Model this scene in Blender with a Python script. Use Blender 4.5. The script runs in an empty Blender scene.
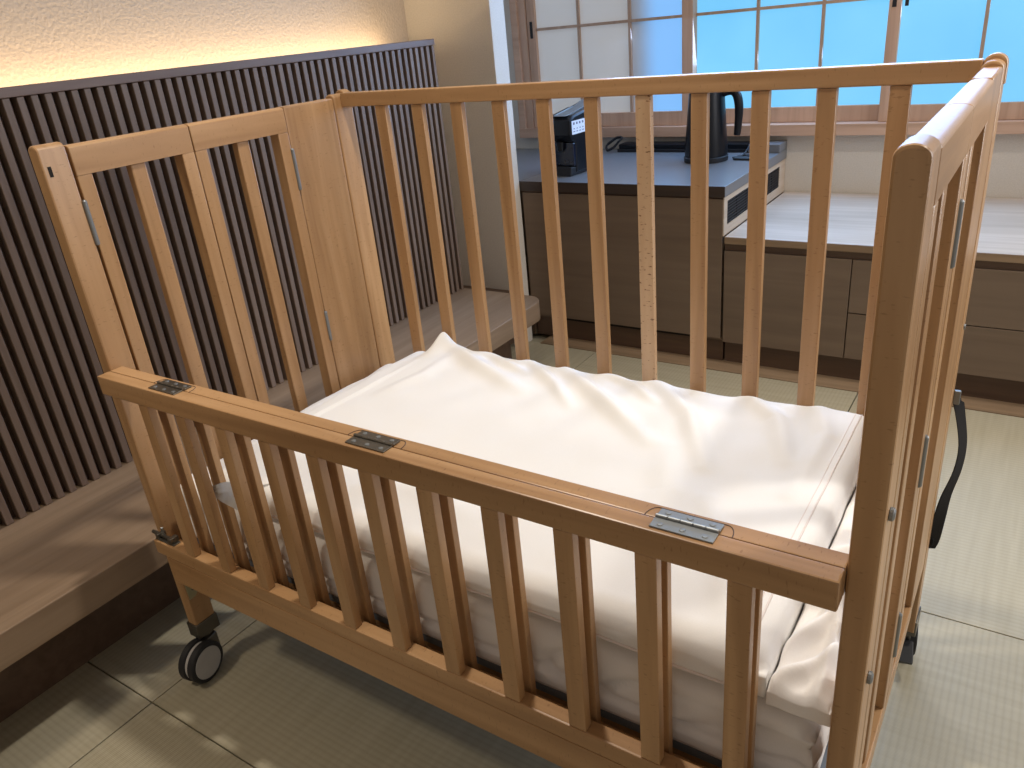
import bpy, bmesh, math, random
from mathutils import Vector, Matrix, noise
random.seed(7)
SC = bpy.context.scene
COL = SC.collection
PI = math.pi

# ------------------------------------------------------------------ camera
F_PX = 780.33
cam_loc = Vector((1.19236, -0.61548, 1.1767))
yaw, pitch, roll = 0.620477, 0.431557, -0.101664
d = Vector((-math.sin(yaw) * math.cos(pitch), math.cos(yaw) * math.cos(pitch), -math.sin(pitch)))
r = Vector((math.cos(yaw), math.sin(yaw), 0))
u = r.cross(d)
r2 = math.cos(roll) * r + math.sin(roll) * u
u2 = -math.sin(roll) * r + math.cos(roll) * u
cd = bpy.data.cameras.new('camera')
cam = bpy.data.objects.new('camera', cd)
COL.objects.link(cam)
cam.matrix_world = Matrix(((r2.x, u2.x, -d.x, cam_loc.x), (r2.y, u2.y, -d.y, cam_loc.y), (r2.z, u2.z, -d.z, cam_loc.z), (0, 0, 0, 1)))
cd.sensor_width = 36
cd.lens = F_PX / 1024 * 36
cd.clip_start = 0.02
SC.camera = cam

# ------------------------------------------------------------------ materials
def nt(name):
    m = bpy.data.materials.new(name); m.use_nodes = True
    t = m.node_tree
    return m, t, t.nodes, t.links, t.nodes['Principled BSDF']

def coords(t, scale, rand=True):
    tc = t.nodes.new('ShaderNodeTexCoord')
    src = tc.outputs['Object']
    if rand:
        oi = t.nodes.new('ShaderNodeObjectInfo')
        mu = t.nodes.new('ShaderNodeVectorMath'); mu.operation = 'SCALE'
        cb = t.nodes.new('ShaderNodeCombineXYZ')
        for i in range(3): t.links.new(oi.outputs['Random'], cb.inputs[i])
        t.links.new(cb.outputs[0], mu.inputs[0]); mu.inputs['Scale'].default_value = 13.7
        ad = t.nodes.new('ShaderNodeVectorMath'); ad.operation = 'ADD'
        t.links.new(src, ad.inputs[0]); t.links.new(mu.outputs[0], ad.inputs[1])
        src = ad.outputs[0]
    mp = t.nodes.new('ShaderNodeMapping'); mp.inputs['Scale'].default_value = scale
    t.links.new(src, mp.inputs['Vector'])
    return mp.outputs[0]

def ramp(t, fac, stops):
    cr = t.nodes.new('ShaderNodeValToRGB')
    el = cr.color_ramp.elements
    while len(el) < len(stops): el.new(0.5)
    for e, (p, c) in zip(el, stops):
        e.position = p; e.color = (*c, 1)
    t.links.new(fac, cr.inputs[0])
    return cr.outputs[0]

def bump(t, h, b, strength, dist=0.002):
    n = t.nodes.new('ShaderNodeBump'); n.inputs['Strength'].default_value = strength; n.inputs['Distance'].default_value = dist
    t.links.new(h, n.inputs['Height']); t.links.new(n.outputs[0], b.inputs['Normal'])

def wood(name, axis, dark, mid, light, rough=0.42, fleck=0.0, grain=1.0):
    m, t, N, L, b = nt(name)
    sc = [38 * grain] * 3; sc[axis] = 2.2 * grain
    n1 = N.new('ShaderNodeTexNoise'); n1.inputs['Scale'].default_value = 1; n1.inputs['Detail'].default_value = 4
    n1.inputs['Distortion'].default_value = 0.6
    L.new(coords(t, sc), n1.inputs['Vector'])
    col = ramp(t, n1.outputs[0], [(0.30, dark), (0.5, mid), (0.72, light)])
    n0 = N.new('ShaderNodeTexNoise'); n0.inputs['Scale'].default_value = 1; n0.inputs['Detail'].default_value = 2
    s0 = [6.0] * 3; s0[axis] = 1.0
    L.new(coords(t, s0), n0.inputs['Vector'])
    var = ramp(t, n0.outputs[0], [(0.3, (0.86, 0.84, 0.82)), (0.7, (1.08, 1.08, 1.08))])
    mx = N.new('ShaderNodeMix'); mx.data_type = 'RGBA'; mx.blend_type = 'MULTIPLY'; mx.inputs[0].default_value = 1
    L.new(col, mx.inputs[6]); L.new(var, mx.inputs[7])
    out = mx.outputs[2]
    if fleck:
        n2 = N.new('ShaderNodeTexNoise'); n2.inputs['Scale'].default_value = 1; n2.inputs['Detail'].default_value = 1
        s2 = [110.0] * 3; s2[axis] = 330.0
        L.new(coords(t, s2), n2.inputs['Vector'])
        fl = ramp(t, n2.outputs[0], [(0.66, (1, 1, 1)), (0.76, (1 - fleck, 1 - fleck * 1.15, 1 - fleck * 1.3))])
        m2 = N.new('ShaderNodeMix'); m2.data_type = 'RGBA'; m2.blend_type = 'MULTIPLY'; m2.inputs[0].default_value = 1
        L.new(out, m2.inputs[6]); L.new(fl, m2.inputs[7]); out = m2.outputs[2]
    L.new(out, b.inputs['Base Color'])
    b.inputs['Roughness'].default_value = rough
    bump(t, n1.outputs[0], b, 0.12, 0.001)
    return m

def plain(name, c, rough=0.5, metal=0.0, spec=None, bumpn=None, coat=0):
    m, t, N, L, b = nt(name)
    n = N.new('ShaderNodeTexNoise'); n.inputs['Scale'].default_value = bumpn[0] if bumpn else 25
    n.inputs['Detail'].default_value = 3
    L.new(coords(t, (1, 1, 1), False), n.inputs['Vector'])
    L.new(ramp(t, n.outputs[0], [(0.3, tuple(x * 0.93 for x in c)), (0.7, tuple(min(1, x * 1.05) for x in c))]), b.inputs['Base Color'])
    b.inputs['Roughness'].default_value = rough; b.inputs['Metallic'].default_value = metal
    if spec is not None: b.inputs['Specular IOR Level'].default_value = spec
    if coat: b.inputs['Coat Weight'].default_value = coat
    if bumpn: bump(t, n.outputs[0], b, bumpn[1], bumpn[2])
    return m

BD, BM, BL = (0.35, 0.192, 0.084), (0.43, 0.246, 0.112), (0.50, 0.30, 0.147)
M = {}
for i, a in enumerate('xyz'):
    M['beech_' + a] = wood('beech_' + a, i, BD, BM, BL, 0.34, 0.24)
M['beech_knotty'] = wood('beech_knotty', 2, (0.48, 0.30, 0.165), (0.56, 0.37, 0.215), (0.62, 0.43, 0.26), 0.4, 0.7)
M['walnut'] = wood('walnut_slats', 2, (0.185, 0.125, 0.088), (0.22, 0.152, 0.11), (0.255, 0.18, 0.134), 0.5)
M['walnut_y'] = wood('walnut_cap', 1, (0.17, 0.11, 0.085), (0.20, 0.135, 0.105), (0.23, 0.16, 0.125), 0.5)
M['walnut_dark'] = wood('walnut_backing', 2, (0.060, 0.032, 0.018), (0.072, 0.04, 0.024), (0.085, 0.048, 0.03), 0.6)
M['oak_y'] = wood('bench_oak', 1, (0.245, 0.168, 0.105), (0.285, 0.198, 0.128), (0.325, 0.23, 0.152), 0.45)
M['oak_x'] = wood('cabinet_oak', 0, (0.158, 0.110, 0.074), (0.173, 0.121, 0.082), (0.188, 0.133, 0.09), 0.5)
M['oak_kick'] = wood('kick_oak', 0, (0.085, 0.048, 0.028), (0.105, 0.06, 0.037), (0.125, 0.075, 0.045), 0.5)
M['oak_strip'] = wood('floor_strip_oak', 0, (0.23, 0.155, 0.09), (0.28, 0.19, 0.115), (0.33, 0.23, 0.14), 0.4)
M['pale_oak'] = wood('pale_oak', 0, (0.50, 0.42, 0.34), (0.56, 0.48, 0.40), (0.62, 0.54, 0.46), 0.35)
M['pale_oak_y'] = wood('pale_oak_side', 1, (0.50, 0.40, 0.30), (0.57, 0.46, 0.35), (0.63, 0.52, 0.41), 0.4)
M['cedar_x'] = wood('cedar_x', 0, (0.50, 0.32, 0.22), (0.58, 0.38, 0.27), (0.64, 0.43, 0.31), 0.5)
M['cedar_z'] = wood('cedar_z', 2, (0.50, 0.32, 0.22), (0.58, 0.38, 0.27), (0.64, 0.43, 0.31), 0.5)
M['cedar_dark'] = wood('cedar_thin', 2, (0.42, 0.29, 0.21), (0.48, 0.33, 0.24), (0.54, 0.38, 0.28), 0.5)
M['plaster'] = plain('textured_plaster', (0.62, 0.51, 0.395), 0.9, bumpn=(120, 0.55, 0.004))
M['cream'] = plain('cream_wallpaper', (0.66, 0.60, 0.52), 0.9, bumpn=(220, 0.25, 0.002))
M['grey_top'] = plain('grey_laminate', (0.16, 0.165, 0.175), 0.28, bumpn=(400, 0.05, 0.0005))
M['black'] = plain('black_plastic', (0.006, 0.007, 0.010), 0.3, spec=0.3)
M['black_matte'] = plain('black_matte', (0.008, 0.008, 0.010), 0.55)
M['edge_dark'] = wood('dark_edge_band', 0, (0.035, 0.023, 0.017), (0.045, 0.03, 0.022), (0.055, 0.037, 0.028), 0.4)
M['void'] = plain('painted_gap_shade', (0.01, 0.007, 0.005), 0.9)  # near-black colour painting the shade inside slots, vent and bolt holes
M['navy'] = plain('glossy_dark_side', (0.008, 0.012, 0.028), 0.15)
M['webbing'] = plain('black_webbing', (0.012, 0.011, 0.011), 0.85, bumpn=(900, 0.4, 0.001))
M['steel'] = plain('zinc_steel', (0.27, 0.28, 0.28), 0.48, 0.85)
M['dark_steel'] = plain('tarnished_steel', (0.17, 0.155, 0.13), 0.38, 0.9)
M['brass'] = plain('dull_brass', (0.42, 0.37, 0.22), 0.45, 0.7)
M['hub'] = plain('pale_grey_hub', (0.42, 0.40, 0.38), 0.4)
M['rubber'] = plain('black_rubber', (0.014, 0.013, 0.014), 0.6)
M['label'] = plain('white_label', (0.75, 0.8, 0.9), 0.5)
M['print'] = plain('grey_print', (0.15, 0.17, 0.25), 0.6)
M['base_grey'] = plain('blue_grey_board', (0.16, 0.19, 0.23), 0.5)

def cloth(name, c):
    m, t, N, L, b = nt(name)
    n = N.new('ShaderNodeTexNoise'); n.inputs['Scale'].default_value = 600
    L.new(coords(t, (1, 1, 1), False), n.inputs['Vector'])
    L.new(ramp(t, n.outputs[0], [(0.3, tuple(x * 0.97 for x in c)), (0.7, c)]), b.inputs['Base Color'])
    b.inputs['Roughness'].default_value = 0.75
    b.inputs['Sheen Weight'].default_value = 0.15
    bump(t, n.outputs[0], b, 0.1, 0.0006)
    return m
M['quilt'] = cloth('white_cotton', (0.84, 0.82, 0.79))
M['sheet'] = cloth('white_sheet', (0.86, 0.82, 0.78))
M['piping'] = cloth('pinkish_piping', (0.78, 0.70, 0.66))

def tatami(name, axis):
    m, t, N, L, b = nt(name)
    tc = coords(t, (1, 1, 1), False)
    w = N.new('ShaderNodeTexWave'); w.wave_type = 'BANDS'; w.bands_direction = 'X' if axis == 0 else 'Y'
    w.inputs['Scale'].default_value = 26.0; w.inputs['Distortion'].default_value = 0.15
    L.new(tc, w.inputs['Vector'])
    w2 = N.new('ShaderNodeTexWave'); w2.wave_type = 'BANDS'; w2.bands_direction = 'Y' if axis == 0 else 'X'
    w2.inputs['Scale'].default_value = 110; w2.inputs['Distortion'].default_value = 1.0
    L.new(tc, w2.inputs['Vector'])
    n = N.new('ShaderNodeTexNoise'); n.inputs['Detail'].default_value = 4; n.inputs['Scale'].default_value = 1
    s = (60, 4, 1) if axis == 1 else (4, 60, 1)
    L.new(coords(t, s, False), n.inputs['Vector'])
    c1 = ramp(t, n.outputs[0], [(0.3, (0.36, 0.318, 0.22)), (0.7, (0.41, 0.363, 0.26))])
    c2 = ramp(t, w.outputs[0], [(0.0, (0.93, 0.93, 0.92)), (0.45, (1, 1, 1)), (1.0, (1.02, 1.02, 1.02))])
    mx = N.new('ShaderNodeMix'); mx.data_type = 'RGBA'; mx.blend_type = 'MULTIPLY'; mx.inputs[0].default_value = 1
    L.new(c1, mx.inputs[6]); L.new(c2, mx.inputs[7]); L.new(mx.outputs[2], b.inputs['Base Color'])
    b.inputs['Roughness'].default_value = 0.5
    ad = N.new('ShaderNodeMath'); ad.operation = 'MULTIPLY_ADD'; ad.inputs[1].default_value = 0.35
    L.new(w2.outputs[0], ad.inputs[0]); L.new(w.outputs[0], ad.inputs[2])
    bump(t, ad.outputs[0], b, 0.16, 0.001)
    return m
M['tatami_x'] = tatami('woven_rush_across', 0)
M['tatami_y'] = tatami('woven_rush_along', 1)

def pane_mat(name, kind):
    # washi-like panel; daylight from outside is painted in as emission
    m, t, N, L, b = nt(name)
    n = N.new('ShaderNodeTexNoise'); n.inputs['Scale'].default_value = 3
    L.new(coords(t, (1, 1, 1), False), n.inputs['Vector'])
    b.inputs['Roughness'].default_value = 0.6
    if kind == 'day':
        L.new(ramp(t, n.outputs[0], [(0.3, (0.155, 0.56, 0.94)), (0.7, (0.20, 0.63, 0.97))]), b.inputs['Emission Color'])
        b.inputs['Base Color'].default_value = (0.08, 0.1, 0.12, 1)
        b.inputs['Emission Strength'].default_value = 1.0
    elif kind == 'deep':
        # painted daylight: glow and colour ramp along x, dim where the shutter backs it
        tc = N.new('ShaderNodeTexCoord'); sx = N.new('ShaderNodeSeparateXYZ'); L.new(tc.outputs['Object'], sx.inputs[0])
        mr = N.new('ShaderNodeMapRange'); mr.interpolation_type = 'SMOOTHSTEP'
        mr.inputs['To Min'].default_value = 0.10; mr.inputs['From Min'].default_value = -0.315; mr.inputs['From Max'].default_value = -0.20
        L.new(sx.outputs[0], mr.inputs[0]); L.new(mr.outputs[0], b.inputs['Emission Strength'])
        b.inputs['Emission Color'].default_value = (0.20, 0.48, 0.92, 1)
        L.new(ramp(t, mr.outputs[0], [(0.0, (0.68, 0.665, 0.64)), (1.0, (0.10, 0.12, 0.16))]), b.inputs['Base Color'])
    else:
        L.new(ramp(t, n.outputs[0], [(0.3, (0.66, 0.645, 0.62)), (0.7, (0.70, 0.685, 0.66))]), b.inputs['Base Color'])
        b.inputs['Emission Color'].default_value = (0.95, 0.97, 1.0, 1); b.inputs['Emission Strength'].default_value = 0.16  # weak emission paints a faint backlight into these panes
    return m
M['pane_day'] = pane_mat('painted_daylight_shoji', 'day')
M['pane_deep'] = pane_mat('painted_daylight_ramp_shoji', 'deep')
M['pane_grey'] = pane_mat('painted_backlight_shoji', 'grey')

# ------------------------------------------------------------------ mesh builder
class MB:
    def __init__(self): self.bm = bmesh.new()
    def merge(self, b2):
        me = bpy.data.meshes.new('tmp'); b2.to_mesh(me); b2.free(); self.bm.from_mesh(me); bpy.data.meshes.remove(me)
    def box(self, x0, x1, y0, y1, z0, z1, bev=0.0, seg=2, mat=None, edges=None):
        b = bmesh.new(); bmesh.ops.create_cube(b, size=1)
        for v in b.verts:
            v.co = Vector(((x0 + x1) / 2 + v.co.x * (x1 - x0), (y0 + y1) / 2 + v.co.y * (y1 - y0), (z0 + z1) / 2 + v.co.z * (z1 - z0)))
        if bev:
            es = [e for e in b.edges if edges is None or edges(e)]
            bmesh.ops.bevel(b, geom=es, offset=bev, segments=seg, profile=0.5, affect='EDGES')
        if mat: b.transform(mat)
        self.merge(b); return self
    def prism(self, pts, axis, a0, a1, bev=0.0, mat=None):
        b = bmesh.new()
        def mk(p, a):
            if axis == 0: return (a, p[0], p[1])
            if axis == 1: return (p[0], a, p[1])
            return (p[0], p[1], a)
        A = [b.verts.new(mk(p, a0)) for p in pts]; B = [b.verts.new(mk(p, a1)) for p in pts]
        b.faces.new(A); b.faces.new(B[::-1])
        n = len(pts)
        for i in range(n): b.faces.new((A[i], B[i], B[(i + 1) % n], A[(i + 1) % n]))
        bmesh.ops.recalc_face_normals(b, faces=b.faces)
        if bev:
            es = [e for e in b.edges if abs((e.verts[0].co - e.verts[1].co)[axis]) < 1e-6]
            bmesh.ops.bevel(b, geom=es, offset=bev, segments=2, profile=0.5, affect='EDGES')
        if mat: b.transform(mat)
        self.merge(b); return self
    def lathe(self, prof, center, axis='z', n=40, mat=None):
        b = bmesh.new(); rings = []
        for (rr, h) in prof:
            ring = []
            for i in range(n):
                a = 2 * PI * i / n; c, s = rr * math.cos(a), rr * math.sin(a)
                ring.append(b.verts.new({'z': (c, s, h), 'x': (h, c, s), 'y': (c, h, s)}[axis]))
            rings.append(ring)
        for A, B in zip(rings, rings[1:]):
            for i in range(n): b.faces.new((A[i], A[(i + 1) % n], B[(i + 1) % n], B[i]))
        b.faces.new(rings[0]); b.faces.new(rings[-1])
        bmesh.ops.recalc_face_normals(b, faces=b.faces)
        if mat: b.transform(mat)
        b.transform(Matrix.Translation(center))
        self.merge(b); return self
    def tube(self, pts, rad, n=10, mat=None):
        pts = [Vector(p) for p in pts]; b = bmesh.new(); rings = []
        up = Vector((0, 0, 1)); prev = None
        for i, p in enumerate(pts):
            tg = (pts[min(i + 1, len(pts) - 1)] - pts[max(i - 1, 0)]).normalized()
            if prev is None:
                s = tg.cross(up)
                if s.length < 1e-3: s = tg.cross(Vector((1, 0, 0)))
                s.normalize()
            else:
                s = (prev - tg * prev.dot(tg)).normalized()
            prev = s; w = tg.cross(s)
            rr = rad[i] if isinstance(rad, (list, tuple)) else rad
            rings.append([b.verts.new(p + (s * math.cos(2 * PI * k / n) + w * math.sin(2 * PI * k / n)) * rr) for k in range(n)])
        for A, B in zip(rings, rings[1:]):
            for k in range(n): b.faces.new((A[k], A[(k + 1) % n], B[(k + 1) % n], B[k]))
        b.faces.new(rings[0][::-1]); b.faces.new(rings[-1])
        bmesh.ops.recalc_face_normals(b, faces=b.faces)
        if mat: b.transform(mat)
        self.merge(b); return self
    def build(self, name, mat, parent=None, smooth=True):
        me = bpy.data.meshes.new(name); self.bm.to_mesh(me); self.bm.free()
        mats = mat if isinstance(mat, list) else [mat]
        for m in mats: me.materials.append(M[m])
        if smooth:
            for p in me.polygons: p.use_smooth = True
            me.set_sharp_from_angle(angle=math.radians(21))
        o = bpy.data.objects.new(name, me); COL.objects.link(o)
        if parent: par(o, parent)
        return o

WORLD = {}
def par(o, p):
    o.parent = p
    w = WORLD.get(p.name, Vector((0, 0, 0)))
    WORLD[o.name] = Vector((0, 0, 0)) + (o.location if False else Vector((0, 0, 0)))
    o.matrix_parent_inverse = Matrix.Translation(-w)

def thing(name, label, cat, loc, group=None):
    o = bpy.data.objects.new(name, None); COL.objects.link(o)
    o.empty_display_size = 0.05
    o.location = loc; WORLD[o.name] = Vector(loc)
    o['label'] = label; o['category'] = cat
    if group: o['group'] = group
    return o
def tag(o, label, cat, group=None):
    o['label'] = label; o['category'] = cat
    if group: o['group'] = group
    return o
def struct(o): o['kind'] = 'structure'; return o

def spline(pts, n=8):
    pts = [Vector(p) for p in pts]; out = []
    P = [pts[0]] + pts + [pts[-1]]
    for i in range(1, len(P) - 2):
        for k in range(n):
            t = k / n; a, b, c, e = P[i - 1], P[i], P[i + 1], P[i + 2]
            out.append(0.5 * ((2 * b) + (c - a) * t + (2 * a - 5 * b + 4 * c - e) * t * t + (3 * b - a - 3 * c + e) * t ** 3))
    out.append(pts[-1]); return out

# ================================================================== SETTING
struct(MB().box(-0.98, 2.75, -2.6, 2.66, -0.10, -0.016).build('floor', 'tatami_x', smooth=False))
MB_ = MB
# wooden boundary strip along the cabinets
struct(MB().box(-0.40, 2.72, 1.838, 1.99, -0.015, 0.001, 0.001).build('trim_1', 'oak_strip'))
struct(MB().box(-1.00, -0.84, -2.6, 1.80, -0.1, 2.45).build('wall_left', 'plaster', smooth=False))
struct(MB().box(-1.00, -0.468, 1.80, 1.888, -0.015, 2.45, 0.002).build('wall_wing', 'cream'))
struct(MB().box(-1.06, -1.0, 1.80, 2.66, -0.1, 2.45).build('wall_alcove', 'cream', smooth=False))
wx0, wx1, wz0, wz1 = -0.889, 1.52, 0.685, 1.95
b = MB()
b.box(-1.0, wx0, 2.60, 2.70, -0.1, 2.45); b.box(wx1, 2.75, 2.60, 2.70, -0.1, 2.45)
b.box(wx0, wx1, 2.60, 2.70, -0.1, wz0); b.box(wx0, wx1, 2.60, 2.70, wz1, 2.45)
struct(b.build('wall_back', 'cream', smooth=False))
struct(MB().box(-1.06, 2.75, -2.6, 2.7, 2.45, 2.50).build('ceiling', 'cream', smooth=False))
# window
b = MB()
b.box(wx0, wx0 + 0.034, 2.565, 2.66, wz0, wz1, 0.002); b.box(wx1 - 0.034, wx1, 2.565, 2.66, wz0, wz1, 0.002)
b.box(wx0, wx1, 2.560, 2.66, wz0, wz0 + 0.042, 0.002); b.box(wx0, wx1, 2.565, 2.66, wz1 - 0.04, wz1, 0.002)
win = struct(b.build('window_1', 'cedar_x'))
MB().box(wx0 + 0.034, wx0 + 0.07, 2.578, 2.66, wz0 + 0.042, wz1 - 0.04, 0.001).build('jamb_liner', 'cedar_z', win)
MB().box(wx0 + 0.04, wx1 - 0.04, 2.640, 2.66, wz0 + 0.04, wz1 - 0.04).build('outer_glazing', 'pane_grey', win)
sb = wz0 + 0.043; st = wz1 - 0.041
def sash(x0, x1, y, kx, mats, pulls, deep=0.030):
    b = MB()
    b.box(x0, x0 + 0.040, y, y + deep, sb, st, 0.0015); b.box(x1 - 0.046, x1, y, y + deep, sb, st, 0.0015)
    b.box(x0 + 0.04, x1 - 0.046, y + 0.001, y + deep - 0.001, sb, sb + 0.056, 0.0015)
    b.box(x0 + 0.04, x1 - 0.046, y + 0.001, y + deep - 0.001, st - 0.05, st, 0.0015)
    s = b.build('shoji_sash', 'cedar_z', win)
    g = MB()
    for x in kx: g.box(x - 0.0055, x + 0.0055, y + 0.004, y + 0.016, sb + 0.05, st - 0.045)
    for z in (1.139, 1.49): g.box(x0 + 0.035, x1 - 0.04, y + 0.0045, y + 0.0155, z - 0.0055, z + 0.0055)
    g.build('lattice', 'cedar_dark', s)
    xs = [x0 + 0.03] + list(kx) + [x1 - 0.035]
    for a, c, mt in zip(xs, xs[1:], mats):
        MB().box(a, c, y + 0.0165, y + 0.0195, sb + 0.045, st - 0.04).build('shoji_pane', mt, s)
    for px in pulls:
        MB().box(px - 0.007, px + 0.007, y - 0.0012, y + 0.004, 1.105, 1.173, 0.001).build('finger_pull', 'black_matte', s)
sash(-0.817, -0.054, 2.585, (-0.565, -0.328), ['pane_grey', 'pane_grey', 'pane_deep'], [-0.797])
sash(-0.095, 0.712, 2.617, (0.188, 0.426), ['pane_day'] * 3, [])
sash(0.650, 1.486, 2.585, (0.948, 1.19), ['pane_day'] * 3, [0.667])
MB().box(0.700, 0.712, 2.583, 2.586, 1.105, 1.173, 0.001).build('finger_pull', 'black_matte', win)
# low dark wood filler between bench and wing wall
struct(MB().box(-0.84, -0.50, 1.655, 1.80, 0.0, 0.225, 0.003).build('trim_2', 'oak_kick'))

# tatami mats
XS = [-0.60, -0.1485, 0.8000, 1.750, 2.70]; YS = [-1.05, -0.100, 0.850, 1.836]
XS0 = [-0.39, -0.1485, 0.80, 1.75, 2.70]
labels = {
 (0, 0): 'narrow strip tatami mat at the near end of the wooden bench foot',
 (0, 1): 'square tatami mat on the floor in front of the caster, left of the near rail',
 (1, 0): 'narrow tatami mat beside the bench, next to the wheel',
 (1, 1): 'square tatami mat lying underneath the crib',
 (1, 2): 'ridged tatami mat at the right end of the crib, below the hanging strap',
 (2, 0): 'narrow tatami mat at the rounded far end of the bench',
 (2, 1): 'tatami mat behind the crib, in front of the counter cabinet',
 (2, 2): 'pale tatami mat behind the hanging strap, in front of the drawers',
 (2, 3): None, (0, 2): None, (1, 3): None, (0, 3): None}
labels[(0, 2)] = 'tatami mat below the near right corner post of the crib'
labels[(1, 3)] = 'tatami mat far to the right of the crib end'
labels[(2, 3)] = 'tatami mat in front of the right end of the low drawers'
for (j, i), lb in labels.items():
    if lb is None: continue
    x0 = XS0[i] if i == 0 else XS[i]
    if (i, j) == (0, 2): x0 = -0.47
    mat = 'tatami_x' if (i + j) % 2 == 1 else 'tatami_y'
    o = MB().box(x0 + 0.0012, XS[i + 1] - 0.0012, YS[j] + 0.0012, YS[j + 1] - 0.0012, -0.0155, 0.0, 0.0018).build('tatami_mat', mat)
    tag(o, lb, 'tatami', 'square tatami mats of the floor')

# ================================================================== slatted panel + bench
pan = thing('slatted_wall_panel', 'dark walnut vertical slat headboard panel glowing at its top edge, behind the crib', 'wall panel', (-0.62, 0.2, 0.273))
PY0, PY1 = -1.6, 1.640
MB().box(-0.650, -0.624, PY0, PY1, 0.2735, 1.132).build('backing_board', 'walnut_dark', pan)
MB().box(-0.655, -0.596, PY0, PY1 + 0.002, 1.133, 1.153, 0.002).build('top_cap', 'walnut_y', pan)
MB().box(-0.650, -0.600, PY1 - 0.012, PY1, 0.2735, 1.1325, 0.001).build('end_board', 'walnut', pan)
b = MB(); y = PY1 - 0.042
while y > PY0:
    b.box(-0.624, -0.600, y, y + 0.0155, 0.2735, 1.1325, 0.0012, 1); y -= 0.0293
b.build('vertical_slats', 'walnut', pan)

ben = thing('low_wooden_bench', 'long low brown wooden bench with rounded far corner, under the slatted panel', 'bench', (-0.5, 0.2, 0))
def rounded(x0, x1, y0, y1, rr, corner=True, n=10):
    pts = [(x0, y0), (x1, y0)]
    for k in range(n + 1):
        a = PI / 2 * k / n; pts.append((x1 - rr + rr * math.cos(a), y1 - rr + rr * math.sin(a)))
    pts.append((x0, y1)); return pts
MB().prism(rounded(-0.835, -0.237, -1.6, 1.650, 0.07), 2, 0.203, 0.273, 0.0025).build('seat_board', 'oak_y', ben)
MB().prism(rounded(-0.80, -0.385, -1.55, 1.650, 0.06), 2, 0.0005, 0.2028, 0.0).build('plinth', 'oak_kick', ben)

# ================================================================== counter cabinet
CY = 1.892
cab = thing('counter_cabinet', 'brown wooden cabinet under the grey countertop, black louvred vent in its side', 'cabinet', (-0.06, 2.24, 0))
MB().box(-0.4655, 0.322, CY + 0.02, 2.598, 0.085, 0.5945).build('carcass', 'oak_x', cab)
MB().box(-0.462, 0.3215, CY, CY + 0.019, 0.098, 0.5895, 0.0015).build('front_panel', 'oak_x', cab)
MB().box(-0.46, 0.322, CY + 0.006, CY + 0.0195, 0.5903, 0.5943).build('painted_gap_shade', 'oak_kick', cab)  # dark strip standing in for the shade of the gap under the countertop
MB().box(-0.462, 0.322, CY + 0.03, CY + 0.06, 0.0015, 0.085).build('kickboard', 'oak_kick', cab)
MB().box(-0.32, 0.245, CY + 0.012, CY + 0.0195, 0.086, 0.0975).build('dark_slot', 'void', cab)
b = MB()
VY0, VY1, VZ0, VZ1 = 1.925, 2.520, 0.498, 0.578
b.box(0.3222, 0.3260, CY + 0.001, VY0, 0.4665, 0.5943); b.box(0.3222, 0.3260, VY1, 2.597, 0.4665, 0.5943)
b.box(0.3222, 0.3260, VY0, VY1, 0.4665, VZ0); b.box(0.3222, 0.3260, VY0, VY1, VZ1, 0.5943)
sp = b.build('side_panel', 'pale_oak_y', cab, smooth=False)
MB().box(0.3221, 0.3228, VY0, VY1, VZ0, VZ1).build('vent_recess', 'void', cab)
b = MB()
for k in range(8):
    z = VZ0 + 0.006 + k * 0.0098
    b.box(0.3229, 0.3254, VY0 + 0.001, VY1 - 0.001, z, z + 0.0035)
for yy in [VY0 + 0.1 * i for i in range(1, 6)]: b.box(0.3229, 0.3256, yy - 0.001, yy + 0.001, VZ0 + 0.001, VZ1 - 0.001)
b.build('vent_grille', 'black_matte', cab, smooth=False)

ct = MB().box(-0.4655, 0.329, CY - 0.004, 2.5985, 0.5960, 0.632, 0.0015).build('countertop', ['grey_top', 'edge_dark'])
for p in ct.data.polygons:
    if p.center.y < CY - 0.003 or p.center.z < 0.597 : p.material_index = 1
tag(ct, 'grey laminate countertop with dark front edge carrying the kettle', 'countertop')
# part of the counter reaching behind the wing wall
o = MB().box(-0.995, -0.466, CY + 0.002, 2.5985, 0.5960, 0.632, 0.001).build('counter_return', 'grey_top', ct)
o = MB().box(-0.99, -0.467, CY + 0.02, 2.597, 0.001, 0.5955).build('return_cabinet', 'oak_x', cab)

MB().box(0.208, 0.329, 2.495, 2.598, 0.6322, 0.664, 0.002).build('raised_end', 'grey_top', ct)
MB().box(0.215, 0.285, 2.4945, 2.52, 0.640, 0.6648, 0.002).build('dark_slot', 'black_matte', ct)
tr = MB().box(-0.36, 0.205, 2.505, 2.590, 0.6325, 0.645, 0.0015).build('counter_ledge_tray', 'black_matte')
tag(tr, 'long flat black tray at the back of the grey counter below the window', 'tray')
o = MB().box(-0.355, 0.200, 2.510, 2.585, 0.6455, 0.664, 0.003).build('raised_lid', 'black', tr)

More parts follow.
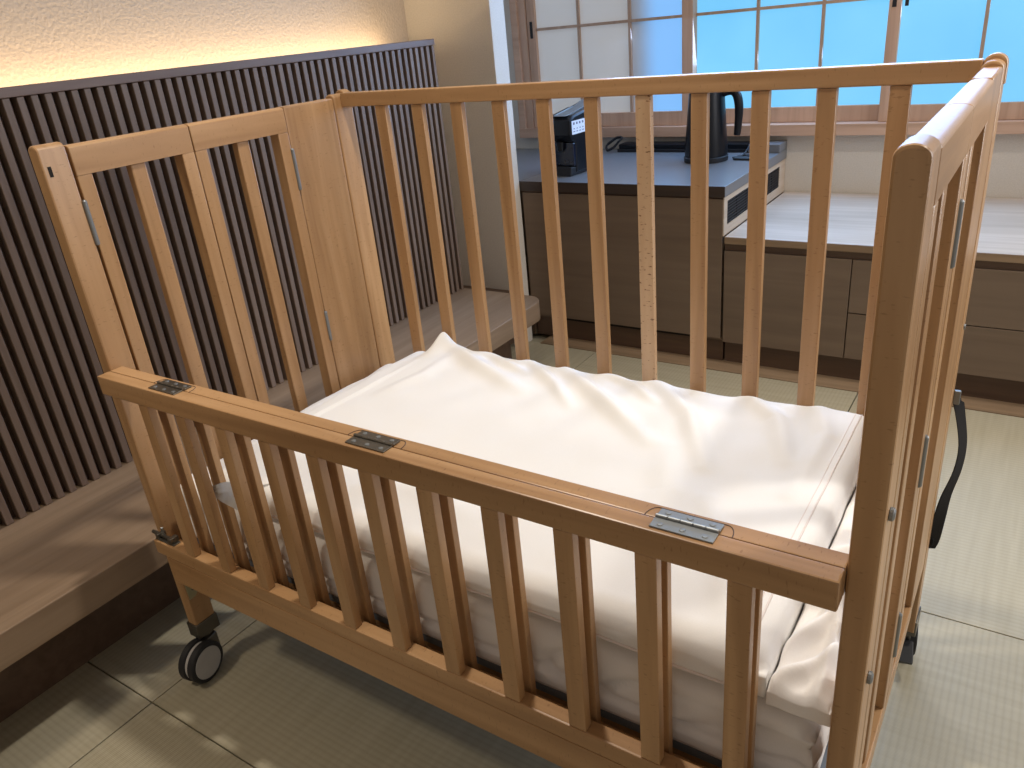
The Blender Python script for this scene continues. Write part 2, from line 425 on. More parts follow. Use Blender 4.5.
# ================================================================== low platform cabinet
lo = thing('low_drawer_cabinet', 'long low brown drawer unit under the pale wooden ledge, right of the counter', 'cabinet', (1.3, 2.2, 0))
LX0, LX1 = 0.329, 2.70
MB().box(LX0, LX1, CY + 0.02, 2.598, 0.085, 0.4405).build('carcass', 'oak_kick', lo)
MB().box(LX0, LX1, CY + 0.032, CY + 0.06, 0.0015, 0.085).build('kickboard', 'oak_kick', lo)
MB().box(LX0, LX1, CY + 0.008, CY + 0.0198, 0.4185, 0.4405).build('finger_groove', 'oak_kick', lo)
MB().box(LX0 + 0.001, 0.7335, CY, CY + 0.019, 0.087, 0.417, 0.0012).build('door', 'oak_x', lo)
for a, c in ((0.7365, 1.2485), (1.2515, 1.76), (1.763, 2.27), (2.273, 2.698)):
    MB().box(a, c, CY, CY + 0.019, 0.2445, 0.417, 0.0012).build('drawer', 'oak_x', lo)
    MB().box(a, c, CY, CY + 0.019, 0.087, 0.2415, 0.0012).build('drawer', 'oak_x', lo)
lt = MB().box(0.3300, 2.70, CY - 0.003, 2.5985, 0.4415, 0.4655, 0.002).build('window_ledge_top', ['pale_oak', 'oak_strip'])
for p in lt.data.polygons:
    if p.center.y < CY - 0.001: p.material_index = 1
tag(lt, 'wide pale wooden ledge top under the window, lit by daylight', 'ledge')

# ================================================================== kettle
KX, KY = 0.098, 2.335
ket = thing('electric_kettle', 'tall matt black electric kettle with a long handle, on the grey counter', 'kettle', (KX, KY, 0.6325))
MB().lathe([(0.070, 0.6325), (0.082, 0.634), (0.083, 0.650), (0.080, 0.652)], Vector((KX, KY, 0))).build('power_base', 'black_matte', ket)
MB().lathe([(0.062, 0.6525), (0.0795, 0.6535), (0.079, 0.68), (0.074, 0.75), (0.068, 0.83), (0.0645, 0.880), (0.062, 0.884)], Vector((KX, KY, 0))).build('body', 'black', ket)
MB().lathe([(0.0635, 0.8845), (0.062, 0.893), (0.04, 0.900), (0.014, 0.902), (0.013, 0.914), (0.006, 0.917)], Vector((KX, KY, 0))).build('lid', 'black', ket)
MB().prism([(-0.02, 0), (0.02, 0), (0.004, 0.045), (-0.004, 0.045)], 2, 0.855, 0.884, 0.003, Matrix.Translation((KX - 0.03, KY + 0.045, 0))).build('spout', 'black', ket)
hp = spline([(KX + 0.050, KY, 0.868), (KX + 0.09, KY, 0.880), (KX + 0.112, KY, 0.868), (KX + 0.122, KY, 0.83), (KX + 0.122, KY, 0.78), (KX + 0.118, KY, 0.725)])
MB().tube(hp, [0.012 + 0.004 * math.sin(PI * i / (len(hp) - 1)) for i in range(len(hp))], 14).build('handle', 'black', ket)
# power cord
pts = [(0.19, 2.37, 0.637), (0.215, 2.41, 0.640), (0.23, 2.45, 0.665), (0.255, 2.44, 0.668), (0.27, 2.40, 0.650), (0.24, 2.39, 0.637), (0.20, 2.40, 0.637), (0.23, 2.43, 0.637), (0.28, 2.46, 0.637)]
o = MB().tube(spline(pts), 0.0032, 8).build('kettle_cord', 'black_matte'); tag(o, 'black power cord looped beside the kettle on the counter', 'cord')
o = MB().box(0.20, 0.30, 2.34, 2.375, 0.6325, 0.641, 0.003).build('flat_black_plug', 'black_matte'); tag(o, 'flat black plug piece lying right of the kettle', 'plug')
# coiled cord by the machine
pts = []
for k in range(44):
    a = k / 44 * 2 * PI * 3; rr = 0.036 + 0.006 * math.sin(a * 0.7 + k)
    pts.append((-0.375 + rr * math.cos(a), 2.50 + rr * 0.5 * math.sin(a), 0.640 + 0.026 * (1 + math.sin(a * 1.0 + 0.8)) + 0.001 * k / 10))
o = MB().tube(pts, 0.0042, 8).build('coiled_cord', 'black_matte'); tag(o, 'black cord coiled in a loop behind the coffee machine', 'cord')

# coffee machine
TM = Matrix.Translation((-0.335, 2.125, 0.632)) @ Matrix.Rotation(math.radians(-6), 4, 'Z')
cm = thing('capsule_coffee_machine', 'black capsule coffee machine with a small white sticker, at the left of the counter', 'coffee machine', (-0.305, 2.125, 0.6325))
W2 = 0.056
prof = [(-0.125, 0.062), (-0.075, 0.062), (-0.06, 0.10), (-0.125, 0.115), (-0.137, 0.15), (-0.135, 0.19), (-0.11, 0.212), (0.06, 0.232), (0.112, 0.222), (0.125, 0.19), (0.125, 0.004), (-0.06, 0.004), (-0.06, 0.03), (-0.125, 0.03)]
# main body in local y-z profile, extruded across x
b = MB(); b.prism([(-0.100, 0.010), (0.040, 0.010), (0.045, 0.03), (0.045, 0.19), (0.035, 0.226), (0.01, 0.232), (-0.10, 0.216), (-0.128, 0.200), (-0.132, 0.150), (-0.118, 0.125), (-0.100, 0.120)], 0, -W2, W2, 0.007, TM)
b.build('body', 'black', cm)
b = MB(); b.prism([(-0.135, 0.001), (-0.02, 0.001), (-0.02, 0.026), (-0.130, 0.034)], 0, -W2 + 0.004, W2 - 0.004, 0.004, TM); b.build('drip_tray', 'black_matte', cm)
b = MB()
for k in range(6): b.box(-0.036, 0.036, -0.125 + k * 0.013, -0.119 + k * 0.013, 0.033, 0.0365, mat=TM)
b.build('drip_grid', 'black', cm)
b = MB(); b.prism([(-0.112, 0.036), (-0.08, 0.036), (-0.08, 0.119), (-0.112, 0.119)], 0, -W2 + 0.003, W2 - 0.003, 0.003, TM); b.build('front_column', 'navy', cm)
b = MB(); b.lathe([(0.016, 0.0), (0.014, -0.03), (0.009, -0.034)], Vector((0, -0.118, 0.124)), mat=None); b.bm.transform(TM); b.build('coffee_spout', 'black', cm)
b = MB(); b.prism([(-0.118, 0.2155), (-0.06, 0.222), (0.02, 0.236), (0.06, 0.248), (0.085, 0.252), (0.084, 0.242), (0.04, 0.2355), (-0.10, 0.2145)], 0, -0.030, 0.030, 0.003, TM); b.build('lever', 'steel', cm)
lb = MB().box(W2 + 0.0003, W2 + 0.0012, -0.118, -0.030, 0.150, 0.198, 0.0, mat=TM).build('sticker', 'label', cm, smooth=False)
b = MB()
for k in range(4):
    y = -0.110 + 0.019 * k
    b.box(W2 + 0.0013, W2 + 0.0016, y, y + 0.010, 0.184, 0.192, mat=TM)
    b.box(W2 + 0.0013, W2 + 0.0016, y + 0.002, y + 0.009, 0.168, 0.1715, mat=TM)
    b.box(W2 + 0.0013, W2 + 0.0016, y, y + 0.011, 0.158, 0.161, mat=TM)
b.build('sticker_print', 'print', lb, smooth=False)
b = MB().box(-0.042, 0.042, 0.046, 0.060, 0.002, 0.18, 0.012, 3, mat=TM); b.build('water_tank', 'navy', cm)

# ================================================================== CRIB
crib = thing('baby_crib', 'folding beech baby crib on casters with its front gate folded down', 'crib', (0.494, 0.37, 0))
XL0, XL1, XR0, XR1 = -0.137, -0.110, 1.097, 1.124
YF0, YF1 = 0.016, 0.062
YB0, YB1 = 0.658, 0.712
ZP0, ZP1 = 0.098, 1.073
def up(e):  # vertical edge
    a, c = e.verts; return abs(a.co.z - c.co.z) > 0.2
def end_mirror(x0, x1, side):  # local range for side 'L' or 'R'
    return (x0, x1) if side == 'L' else (0.987 - x1, 0.987 - x0)
def post(x0, x1, y0, y1, name='corner_post'):
    # rounded arch top seen across the thickness
    cy = None
    pts = []; h = ZP1; rr = (x1 - x0) / 2
    n = 10
    pts = [(x0, ZP0), (x1, ZP0)]
    for k in range(n + 1):
        a = PI * k / n; pts.append((x0 + rr + rr * math.cos(a), h - rr * 0.75 + rr * 0.75 * math.sin(a)))
    b = MB(); b.prism(pts, 1, y0, y1, 0.003)
    return b.build(name, 'beech_z', crib)
posts = {}
for s, (x0, x1) in (('L', (XL0, XL1)), ('R', (XR0, XR1))):
    for e, (y0, y1) in (('F', (YF0, YF1)), ('B', (YB0, YB1))):
        posts[s + e] = post(x0, x1, y0, y1)
# small rounded cap blocks on rear posts
for x0, x1 in ((XL0 - 0.002, XL1 + 0.001), (XR0 - 0.001, XR1 + 0.002)):
    b = MB(); rr = (x1 - x0) / 2
    pts = [(x0, 1.040), (x1, 1.040)] + [(x0 + rr + rr * math.cos(PI * k / 10), 1.066 + rr * 0.9 * math.sin(PI * k / 10)) for k in range(11)]
    b.prism(pts, 1, 0.692, 0.7135, 0.003); b.build('rear_post_cap', 'beech_z', crib)
# bolt hole on front-left post, inner face
for X, sgn in ((XL1, 1), (XR0, -1)):
    MB().box(min(X, X + sgn * 0.0006), max(X, X + sgn * 0.0006), 0.0245, 0.030, 1.024, 1.040, 0.0).build('bolt_hole', 'void', posts['LF' if sgn > 0 else 'RF'])

# folding end leaves
def arch_rail(b, x0, x1, y0, y1, z0, z1):
    rr = (x1 - x0) / 2
    pts = [(x0, z0), (x1, z0)] + [(x0 + rr + rr * math.cos(PI * k / 8), z1 - rr * 0.35 + rr * 0.35 * math.sin(PI * k / 8)) for k in range(9)]
    b.prism(pts, 1, y0, y1, 0.0015)
for side in 'LR':
    x0, x1 = (XL0, XL1) if side == 'L' else (XR0, XR1)
    for (y0, y1) in ((0.0660, 0.2895), (0.2915, 0.5155)):
        b = MB(); arch_rail(b, x0, x1, y0, y1, 1.018, 1.066); lf = b.build('end_leaf', 'beech_y', crib)
        MB().box(x0, x1, y0, y0 + 0.026, 0.2901, 1.0179, 0.002).build('stile', 'beech_z', lf)
        MB().box(x0, x1, y1 - 0.026, y1, 0.2901, 1.0179, 0.002).build('stile', 'beech_z', lf)
        ym = (y0 + y1) / 2
        MB().box(x0 + 0.006, x1 - 0.004, ym - 0.0145, ym + 0.0145, 0.2901, 1.0179, 0.003).build('slat', 'beech_z', lf)
        MB().box(x0, x1, y0, y1, 0.250, 0.290, 0.002).build('bottom_rail', 'beech_y', lf)
    MB().box(x0 + 0.002, x1 - 0.001, 0.5175, 0.6565, 0.250, 1.066, 0.003).build('end_board', 'beech_z', crib)
    # cylindrical hinges between the leaves
    xi = x1 + 0.0005 if side == 'L' else x0 - 0.0005
    xo = x0 if side == 'L' else x1
    for (yy, za, zb) in ((0.064, 0.905, 0.980), (0.064, 0.530, 0.600), (0.5165, 0.900, 0.985), (0.5165, 0.560, 0.630), (0.2905, 0.901, 0.973), (0.2905, 0.63, 0.70), (0.2905, 0.362, 0.436)):
        xx = xi if yy != 0.2905 else xo
        b = MB().lathe([(0.0025, za), (0.004, za + 0.002), (0.004, zb - 0.002), (0.0025, zb)], Vector((xx, yy, 0)), n=12); b.build('hinge', 'steel', crib)

# back side: top rail, bottom rail, slats
YR0, YR1 = 0.6775, 0.704
br = MB().box(XL1 + 0.0005, XR0 - 0.0005, YR0, YR1, 1.045, 1.0735, 0.0018).build('back_top_rail', 'beech_x', crib)
MB().box(XL1 + 0.0005, XR0 - 0.0005, YR0, YR1, 0.268, 0.340, 0.003).build('back_bottom_rail', 'beech_x', crib)
b0 = MB().box(-0.0150, 0.0130, 0.6790, 0.6925, 0.3405, 1.0447, 0.0013).build('slat', 'beech_z', br)
proto_back = b0
for i in range(1, 11):
    s = proto_back.copy(); COL.objects.link(s); s.parent = br; s.location = (0.1 * i, 0, 0)
    if i == 6:
        s.data = proto_back.data.copy(); s.data.materials[0] = M['beech_knotty']; s['label'] = 'slat with dark knots and flecks'
# front fixed panel (inner)
fr = MB().box(XL1 + 0.0005, XR0 - 0.0005, 0.0150, 0.038, 0.661, 0.6950, 0.0015).build('front_fixed_rail', 'beech_x', crib)
MB().box(XL1 + 0.0005, XR0 - 0.0005, 0.0150, 0.040, 0.262, 0.324, 0.002).build('front_bottom_rail', 'beech_x', crib)
f0 = MB().box(-0.0065, 0.0185, 0.020, 0.032, 0.3243, 0.6607, 0.0013).build('slat', 'beech_z', fr)
for i in range(1, 11):
    s = f0.copy(); COL.objects.link(s); s.parent = fr; s.location = (0.1 * i, 0, 0)
# folded-down gate (outer)
ga = MB().box(XL1 + 0.001, XR0 - 0.0005, -0.010, 0.0140, 0.661, 0.6955, 0.0022, 2).build('folding_gate_rail', 'beech_x', crib)
MB().box(XL1 + 0.001, XR0 - 0.0005, -0.010, 0.0140, 0.3245, 0.354, 0.003).build('gate_lower_rail', 'beech_x', ga)
MB().box(XL1 + 0.030, XR0 - 0.0005, -0.0095, 0.0145, 0.266, 0.3240, 0.002).build('front_skirt_rail', 'beech_x', crib)
g0 = MB().box(-0.0065, 0.0185, -0.0085, 0.0055, 0.3543, 0.6607, 0.0013).build('slat', 'beech_z', ga)
for i in range(1, 11):
    s = g0.copy(); COL.objects.link(s); s.parent = ga; s.location = (0.1 * i, 0, 0)
# gate hinges with recesses
for (hx, mt) in ((0.068, 'dark_steel'), (0.510, 'dark_steel'), (0.943, 'steel')):
    w = 0.034
    b = MB()
    arc = [(hx - w - 0.013 + 0.010 * (1 - math.cos(PI / 2 * k / 6)), 0.0145 + 0.018 * math.sin(PI / 2 * k / 6), 0.6952) for k in range(7)]
    arc += [(hx + w + 0.003 + 0.010 * math.cos(PI / 2 * k / 6), 0.0145 + 0.018 * math.sin(PI / 2 * k / 6), 0.6952) for k in range(6, -1, -1)]
    b.tube(arc, 0.0006, 6)
    b.build('hinge_recess', 'oak_kick', crib)
    h = MB().box(hx - w, hx + w, -0.0045, 0.0125, 0.6956, 0.6975, 0.0004, 1)
    h.box(hx - w, hx + w, 0.0160, 0.0295, 0.6956, 0.6975, 0.0004, 1)
    hh = h.build('gate_hinge', mt, crib)
    b = MB()
    for k in range(5):
        a0 = hx - w + k * 2 * w / 5
        b.lathe([(0.0023, a0 + 0.0002), (0.0026, a0 + 0.0005), (0.0026, a0 + 2 * w / 5 - 0.0005), (0.0023, a0 + 2 * w / 5 - 0.0002)], Vector((0, 0.0143, 0.6980)), 'x', 12)
    b.build('knuckle', mt, hh)
    for (sx, sy) in ((-0.024, 0.002), (0.0, 0.002), (0.024, 0.002), (-0.024, 0.024), (0, 0.024), (0.024, 0.024)):
        MB().lathe([(0.0034, 0.6975), (0.0030, 0.6982), (0.0012, 0.6984)], Vector((hx + sx, sy, 0)), n=12).build('screw', 'steel', hh)
# latch at lower left end of the gate
lt_ = MB().box(-0.106, -0.050, -0.006, 0.010, 0.3542, 0.3562, 0.0005, 1).build('gate_latch', 'dark_steel', crib)
MB().tube([(-0.125, 0.003, 0.3605), (-0.055, 0.003, 0.3605)], 0.0035, 10).build('bolt_rod', 'dark_steel', lt_)
MB().box(-0.104, -0.096, -0.006, 0.012, 0.356, 0.366, 0.001).build('bolt_guide', 'dark_steel', lt_)
MB().box(-0.066, -0.056, -0.006, 0.012, 0.356, 0.367, 0.001).build('bolt_guide', 'dark_steel', lt_)
MB().tube([(-0.086, 0.003, 0.3605), (-0.083, -0.001, 0.374), (-0.078, -0.002, 0.386)], 0.0022, 8).build('bolt_lever', 'steel', lt_)
# bolts at the right post
for (x, y, z) in ((1.1245, 0.034, 0.557), (1.1245, 0.036, 0.75)):
    MB().lathe([(0.0065, 0), (0.0065, 0.003), (0.004, 0.0045)], Vector((x, y, z)), 'x', 16).build('bolt_head', 'steel', crib)
MB().lathe([(0.0045, 0), (0.004, 0.002)], Vector((1.1245, 0.685, 0.69)), 'x', 14).build('bolt_head', 'steel', crib)
# brass corner plates on legs
for (x, sgn, y0) in ((XL1, 1, YF0), (XR0, -1, YF0)):
    b = MB(); b.prism([(y0 + 0.003, 0.245), (y0 + 0.036, 0.245), (y0 + 0.034, 0.206), (y0 + 0.018, 0.188), (y0 + 0.004, 0.186)], 0, min(x, x + sgn * 0.002), max(x, x + sgn * 0.002))
    pl = b.build('corner_plate', 'brass', crib)
    MB().lathe([(0.004, 0), (0.003, 0.0015 * 1)], Vector((x + sgn * 0.002, y0 + 0.017, 0.206)), 'x', 12).build('screw', 'dark_steel', pl)

# casters
def caster(px, py, ang, brake=False):
    rot = Matrix.Translation((px + (0.010 if px < 0 and py < 0.1 else 0), py, 0)) @ Matrix.Rotation(ang, 4, 'Z')
    b = MB()
    x0, x1 = px - 0.0155, px + 0.0155
    b.box(px - 0.0165, px + 0.0165, py - 0.0255, py + 0.0255, 0.088, 0.122, 0.0015)
    br_ = b.build('caster', 'dark_steel', crib)
    b = MB(); b.lathe([(0.009, 0.072), (0.012, 0.078), (0.012, 0.088)], Vector((px, py, 0)), n=16)
    b.box(-0.0065, 0.0065, -0.014, 0.046, 0.040, 0.0800, 0.003, 2, rot); b.build('fork', 'dark_steel', br_)
    cyl = (0.018, 0.040)
    for sg in (-1, 1):
        c = rot @ Matrix.Translation((sg * 0.0120, 0.038, 0.0435))
        b = MB(); b.lathe([(0.0350, -0.0080), (0.0405, -0.0080), (0.0430, -0.006), (0.0430, 0.006), (0.0405, 0.0080), (0.0350, 0.0080), (0.0350, 0.0)], Vector((0, 0, 0)), 'x', 44)
        b.bm.transform(c); b.build('tyre', 'rubber', br_)
        b = MB(); b.lathe([(0.0345, -0.0075), (0.0347, 0.0068), (0.0335, 0.0090), (0.026, 0.0098), (0.010, 0.0104), (0.002, 0.0106)] if sg > 0 else [(0.002, -0.0106), (0.010, -0.0104), (0.026, -0.0098), (0.0335, -0.009), (0.0347, -0.0068), (0.0345, 0.0075)], Vector((0, 0, 0)), 'x', 44)
        b.bm.transform(c); b.build('wheel', 'hub', br_)
    b = MB(); b.lathe([(0.0395, -0.0033), (0.0395, 0.0033)], Vector((0, 0, 0)), 'x', 40); b.bm.transform(rot @ Matrix.Translation((0, 0.038, 0.0435))); b.build('wheel_core', 'hub', br_)
    if brake:
        b = MB(); b.prism([(-0.055, 0.050), (-0.020, 0.070), (-0.010, 0.064), (-0.048, 0.040)], 0, -0.012, 0.012, 0.002, rot); b.build('brake_lever', 'rubber', br_)
for (px, py, a, bk) in ((-0.1235, 0.0385, math.radians(190), False), (1.1105, 0.0385, math.radians(160), False), (-0.1235, 0.6865, math.radians(20), False), (1.1105, 0.6865, math.radians(10), True)):
    caster(px, py, a, bk)
# hanging strap on the rear right
pts = spline([(1.129, 0.715, 0.555), (1.136, 0.716, 0.53), (1.147, 0.722, 0.47), (1.146, 0.720, 0.42), (1.136, 0.712, 0.37), (1.132, 0.705, 0.33), (1.128, 0.700, 0.285), (1.123, 0.697, 0.265)], 6)
bm_ = bmesh.new(); prev = None
for i, p in enumerate(pts):
    tw = 0.35 * math.sin(i * 0.12)
    dx, dy = 0.010 * math.cos(0.7 + tw), 0.010 * math.sin(0.7 + tw)
    w = 0.55 if i < 3 else 1.0
    q = [bm_.verts.new((p.x - dx * w, p.y - dy * w, p.z)), bm_.verts.new((p.x + dx * w, p.y + dy * w, p.z)),
         bm_.verts.new((p.x + dx * w + 0.0015, p.y + dy * w - 0.0015, p.z)), bm_.verts.new((p.x - dx * w + 0.0015, p.y - dy * w - 0.0015, p.z))]
    if prev:
        for k in range(4): bm_.faces.new((prev[k], prev[(k + 1) % 4], q[(k + 1) % 4], q[k]))
    else: bm_.faces.new(q)
    prev = q
bm_.faces.new(prev[::-1]); bmesh.ops.recalc_face_normals(bm_, faces=bm_.faces)
b = MB(); b.merge(bm_); sto = b.build('strap', 'webbing', crib)
MB().box(1.1245, 1.134, 0.703, 0.7105, 0.548, 0.572, 0.001).build('strap_hook', 'steel', sto)
MB().box(1.1246, 1.130, 0.696, 0.7115, 0.270, 0.286, 0.002).build('strap_buckle', 'black', sto)

# bed base
bb = MB().box(-0.107, 1.094, 0.047, 0.674, 0.322, 0.338, 0.002).build('bed_base', 'base_grey', crib)
b = MB(); b.box(-0.107, 1.094, 0.048, 0.062, 0.300, 0.3215, 0.002); b.box(-0.107, 1.094, 0.655, 0.677, 0.300, 0.3215, 0.002)
b.build('base_batten', 'beech_x', bb)

# ================================================================== BEDDING
def smooth(a, c, t):
    t = max(0.0, min(1.0, (t - a) / (c - a))); return t * t * (3 - 2 * t)
def seg_ridge(x, y, pts, w, h, sharp=1.0):
    best = 1e9; bt = 0; n = len(pts) - 1
    for i in range(n):
        ax, ay = pts[i]; bx, by = pts[i + 1]
        vx, vy = bx - ax, by - ay
        t = max(0, min(1, ((x - ax) * vx + (y - ay) * vy) / (vx * vx + vy * vy)))
        dd = math.hypot(x - ax - t * vx, y - ay - t * vy)
        if dd < best: best = dd; bt = (i + t) / n
    env = math.sin(PI * min(1, max(0, 0.12 + 0.80 * bt))) ** 0.8
    return h * env * math.exp(-(best / w) ** 2 * sharp)
RID = [([(0.43, 0.645), (0.56, 0.548), (0.71, 0.43)], 0.022, 0.014), ([(0.62, 0.665), (0.74, 0.538), (0.82, 0.39)], 0.022, 0.013),
       ([(0.11, 0.67), (0.245, 0.59), (0.40, 0.52)], 0.024, 0.012), ([(0.33, 0.66), (0.45, 0.57), (0.52, 0.50)], 0.016, 0.009),
       ([(0.20, 0.665), (0.30, 0.62), (0.36, 0.60)], 0.014, 0.008), ([(0.80, 0.66), (0.88, 0.58), (0.93, 0.45)], 0.020, 0.010),
       ([(0.93, 0.655), (0.965, 0.55), (0.96, 0.36)], 0.018, 0.007), ([(0.50, 0.67), (0.60, 0.62), (0.66, 0.57)], 0.012, 0.007),
       ([(0.06, 0.20), (0.085, 0.38), (0.095, 0.56)], 0.008, 0.004), ([(0.16, 0.60), (0.17, 0.50), (0.14, 0.40)], 0.02, 0.006),
       ([(0.75, 0.42), (0.80, 0.30), (0.79, 0.18)], 0.03, 0.006), ([(0.30, 0.10), (0.42, 0.16), (0.55, 0.14)], 0.03, 0.005),
       ([(0.86, 0.30), (0.93, 0.18), (0.96, 0.09)], 0.022, 0.006)]
QX0, QX1, QY0, QY1 = 0.018, 1.022, 0.046, 0.671
def quilt_top(x, y):
    z = 0.523 + 0.006 * (noise.noise(Vector((x * 4, y * 4, 1.3)))) + 0.0016 * noise.noise(Vector((x * 16, y * 16, 5)))
    for pts, w, h in RID: z += seg_ridge(x, y, pts, w * 0.85, h * 1.35)
    z -= 0.022 * smooth(0.22, 0.0, y) * (0.7 + 0.3 * noise.noise(Vector((x * 6, 0, 2))))
    z += -0.014 * math.exp(-((x - 0.055) / 0.028) ** 2 - ((y - 0.66) / 0.09) ** 2) + 0.034 * math.exp(-((abs(x - 0.104) / 0.022) ** 1.5) - ((y - 0.662) / 0.045) ** 2) + 0.007 * smooth(0.75, 1.0, x)      # lifted rear corner
    z -= 0.012 * smooth(0.12, 0.0, x)
    return z
NU, NV = 230, 150
def drape(x0, x1, y0, y1, top, thick, side_fn, name, mat, edge=0.030, drop=0.024):
    bm = bmesh.new(); G = []
    for j in range(NV + 1):
        row = []
        for i in range(NU + 1):
            x = x0 + (x1 - x0) * i / NU; y = y0 + (y1 - y0) * j / NV
            dx = min(x - x0, x1 - x); dy = min(y - y0, y1 - y)
            z = top(x, y)
            dd = min(dx, dy)
            if dx < edge and dy < edge: dd = edge - math.hypot(edge - dx, edge - dy); dd = max(0, dd)
            k = 1 - min(1, dd / edge)
            z -= drop * (1 - math.sqrt(max(0, 1 - k * k)))
            row.append(bm.verts.new((x, y, z)))
        G.append(row)
    for j in range(NV):
        for i in range(NU): bm.faces.new((G[j][i], G[j][i + 1], G[j + 1][i + 1], G[j + 1][i]))
    loop = [G[0][i] for i in range(NU + 1)] + [G[j][NU] for j in range(1, NV + 1)] + [G[NV][i] for i in range(NU - 1, -1, -1)] + [G[j][0] for j in range(NV - 1, 0, -1)]
    cx, cy = (x0 + x1) / 2, (y0 + y1) / 2
    prev = loop; L = 16
    for l in range(1, L + 1):
        t = l / L; ring = []
        for v in loop:
            x, y, z = v.co
            bo, zb = side_fn(x, y, t)
            nx = (1 if abs(x - x1) < 1e-5 else -1 if abs(x - x0) < 1e-5 else 0); ny = (1 if abs(y - y1) < 1e-5 else -1 if abs(y - y0) < 1e-5 else 0)
            ring.append(bm.verts.new((x + nx * bo, y + ny * bo, z + (zb - z) * t)))
        n = len(loop)
        for k in range(n): bm.faces.new((prev[k], ring[k], ring[(k + 1) % n], prev[(k + 1) % n]))
        prev = ring
    bm.faces.new(prev)
    bmesh.ops.recalc_face_normals(bm, faces=bm.faces)
    me = bpy.data.meshes.new(name); bm.to_mesh(me); bm.free(); me.materials.append(M[mat])
    for p in me.polygons: p.use_smooth = True
    o = bpy.data.objects.new(name, me); COL.objects.link(o); return o

def mat_top(x, y):
    z = 0.448 + 0.004 * noise.noise(Vector((x * 5, y * 5, 8)))
    if x < 0.05: z += 0.010 * smooth(0.04, -0.04, x) + 0.006 * noise.noise(Vector((x * 20, y * 14, 3)))
    return z
def mat_side(x, y, t):
    n1 = noise.noise(Vector((x * 9, y * 9, t * 1.6)))
    n2 = noise.noise(Vector((x * 22, y * 22, t * 3 + 4)))
    n3 = noise.noise(Vector((x * 8, y * 8, t * 1.1 + x * 3)))
    cr = max(0.0, 1 - abs(n3) / 0.16) * math.sin(PI * min(1, t + 0.1))
    n4 = noise.noise(Vector((x * 5 + 3, y * 5, t * 2.2)))
    hem = max(0.0, 1 - abs(t - 0.62 - 0.10 * n1) / 0.10)
    return (0.003 * math.sin(PI * t) - 0.010 * cr - 0.007 * hem + 0.003 * n4 * math.sin(PI * t) + 0.001 * n2, 0.3395)
mt = drape(-0.088, 1.080, 0.0455, 0.666, mat_top, 0.1, mat_side, 'crib_mattress', 'sheet')
tag(mt, 'white sheet-covered crib mattress under the padded quilt, seen through the front slats', 'mattress')

def q_side(x, y, t):
    n1 = noise.noise(Vector((x * 7, y * 7, 0.5)))
    n2 = noise.noise(Vector((x * 19, y * 19, t)))
    return (0.002 * math.sin(PI * t) + 0.0015 * n2 * math.sin(PI * t), 0.4660 + 0.004 * n1 + 0.002 * n2)
qo = drape(QX0, QX1, QY0, QY1, quilt_top, 0.05, q_side, 'quilt', 'quilt')
tag(qo, 'rumpled white padded quilt spread over the crib mattress with one corner lifted', 'quilt')
# piping seam near the right and the front edges of the quilt
def surf(x, y):
    dx = min(x - QX0, QX1 - x); dy = min(y - QY0, QY1 - y); edge = 0.03
    dd = min(dx, dy)
    if dx < edge and dy < edge: dd = max(0, edge - math.hypot(edge - dx, edge - dy))
    k = 1 - min(1, dd / edge)
    return quilt_top(x, y) - 0.024 * (1 - math.sqrt(max(0, 1 - k * k)))
pp = [(0.9985, y, surf(0.9985, y) + 0.0002) for y in [0.055 + 0.6 * i / 60 for i in range(61)]]
MB().tube(pp, 0.0014, 6).build('piping', 'piping', qo)
pp = [(0.9895, y, surf(0.9895, y) + 0.0000) for y in [0.055 + 0.6 * i / 60 for i in range(61)]]
MB().tube(pp, 0.0008, 6).build('piping', 'piping', qo)
pe = []
for i in range(121):
    x = 0.03 + 0.98 * i / 120
    bo, zb = q_side(x, QY0, 1.0); pe.append((x, QY0 - 0.0010, zb + 0.001))
MB().tube(pe, 0.0022, 6).build('hem', 'piping', qo)
# lifted cover corner poking out between the front slats at the left
bm = bmesh.new()
secs = [((0.092, 0.0125, 0.514), (0.094, 0.0125, 0.503)), ((0.110, 0.0145, 0.520), (0.117, 0.0140, 0.492)), ((0.134, 0.026, 0.528), (0.1275, 0.026, 0.470)),
        ((0.160, 0.042, 0.514), (0.145, 0.040, 0.458)), ((0.190, 0.070, 0.514), (0.175, 0.070, 0.462))]
up_ = spline([a_ for a_, c_ in secs], 6); lo_ = spline([c_ for a_, c_ in secs], 6)
prev = None; NF = 6
for k, (a_, c_) in enumerate(zip(up_, lo_)):
    row = []
    for i in range(NF + 1):
        q = a_.lerp(c_, i / NF); q.y += 0.0018 * math.sin(i * 1.5 + k * 0.4); row.append(bm.verts.new(q))
    if prev:
        for i in range(NF): bm.faces.new((prev[i], prev[i + 1], row[i + 1], row[i]))
    prev = row
bmesh.ops.solidify(bm, geom=bm.faces[:], thickness=0.0015)
bmesh.ops.recalc_face_normals(bm, faces=bm.faces)
b = MB(); b.merge(bm); b.build('loose_corner', 'quilt', qo)
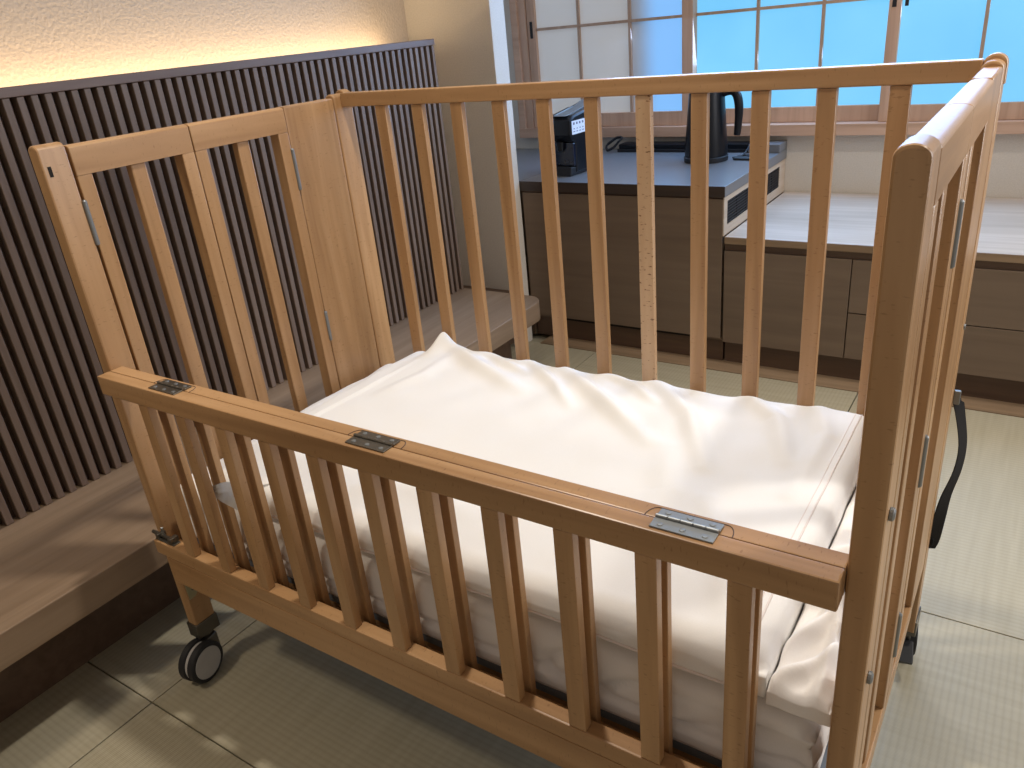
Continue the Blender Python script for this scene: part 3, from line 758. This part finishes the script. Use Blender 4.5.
# bunched end of the under sheet on the right
FO = [([(1.025, 0.10), (1.06, 0.17), (1.09, 0.27)], 0.009, 0.020), ([(1.025, 0.205), (1.06, 0.20), (1.09, 0.185)], 0.009, 0.020),
      ([(1.03, 0.055), (1.055, 0.075), (1.088, 0.12)], 0.010, 0.022), ([(1.03, 0.30), (1.06, 0.33), (1.088, 0.38)], 0.010, 0.014),
      ([(1.03, 0.42), (1.05, 0.48), (1.085, 0.55)], 0.010, 0.010), ([(1.075, 0.05), (1.078, 0.12), (1.06, 0.24)], 0.008, 0.016)]
def fold_top(x, y):
    z = 0.488 + 0.004 * noise.noise(Vector((x * 30, y * 12, 2)))
    for p_, w_, h_ in FO: z += seg_ridge(x, y, p_, w_, h_)
    return z
def fold_side(x, y, t):
    n1 = noise.noise(Vector((x * 60, y * 30, t * 2)))
    return (0.0004 + 0.0006 * n1 * math.sin(PI * t) + 0.0004 * t, 0.4620 + 0.002 * n1)
fo = drape(1.0255, 1.0925, 0.0425, 0.640, fold_top, 0.03, fold_side, 'bunched_sheet', 'sheet', edge=0.010, drop=0.008)
tag(fo, 'creased end of white sheet bunched between the quilt and the right crib end', 'sheet')

# ================================================================== LIGHT
def lamp(name, kind, loc, tgt, energy, color, **kw):
    l = bpy.data.lights.new(name, kind); l.energy = energy; l.color = color
    for k, v in kw.items(): setattr(l, k, v)
    o = bpy.data.objects.new(name, l); COL.objects.link(o); o.location = loc
    dv = Vector(tgt) - Vector(loc); o.rotation_euler = dv.to_track_quat('-Z', 'Y').to_euler()
    return o
lamp('overhead_spot', 'SPOT', (0.50, 0.42, 2.42), (0.58, 0.36, 0.5), 86, (1.0, 0.93, 0.83), spot_size=math.radians(80), spot_blend=0.7, shadow_soft_size=0.05)
lamp('overhead_spot', 'SPOT', (-0.45, -1.05, 2.42), (-0.36, -0.1, 0.3), 58, (1.0, 0.88, 0.72), spot_size=math.radians(56), spot_blend=0.8, shadow_soft_size=0.11)
lamp('overhead_spot', 'SPOT', (1.85, 0.9, 2.42), (1.5, 0.75, 0.0), 60, (1.0, 0.95, 0.86), spot_size=math.radians(85), spot_blend=0.8, shadow_soft_size=0.06)
lamp('overhead_spot', 'SPOT', (0.75, 1.55, 2.42), (0.75, 2.0, 0.0), 34, (1.0, 0.92, 0.82), spot_size=math.radians(100), spot_blend=0.8, shadow_soft_size=0.06)  # added fill spot to brighten ledge and counter, no fixture known here
lamp('window_daylight', 'AREA', (0.35, 2.54, 1.30), (0.35, 0.5, 0.75), 30, (0.34, 0.56, 1.0), shape='RECTANGLE', size=1.5, size_y=0.9)
lamp('side_daylight', 'AREA', (2.5, 1.5, 1.45), (1.1, 0.35, 0.85), 26, (0.95, 0.95, 1.0), shape='RECTANGLE', size=1.3, size_y=1.2)
led = lamp('led_strip', 'AREA', (-0.785, 0.0, 1.095), (-0.785, 0.0, 2.0), 8.0, (1.0, 0.75, 0.46), shape='RECTANGLE', size=3.3, size_y=0.02)
led.rotation_euler = (PI, 0, PI / 2)

w = bpy.data.worlds.new('world'); SC.world = w; w.use_nodes = True
w.node_tree.nodes['Background'].inputs[0].default_value = (1.0, 0.91, 0.82, 1)
w.node_tree.nodes['Background'].inputs[1].default_value = 0.35
SC.view_settings.view_transform = 'Standard'
SC.view_settings.look = 'None'
SC.view_settings.exposure = 0.0
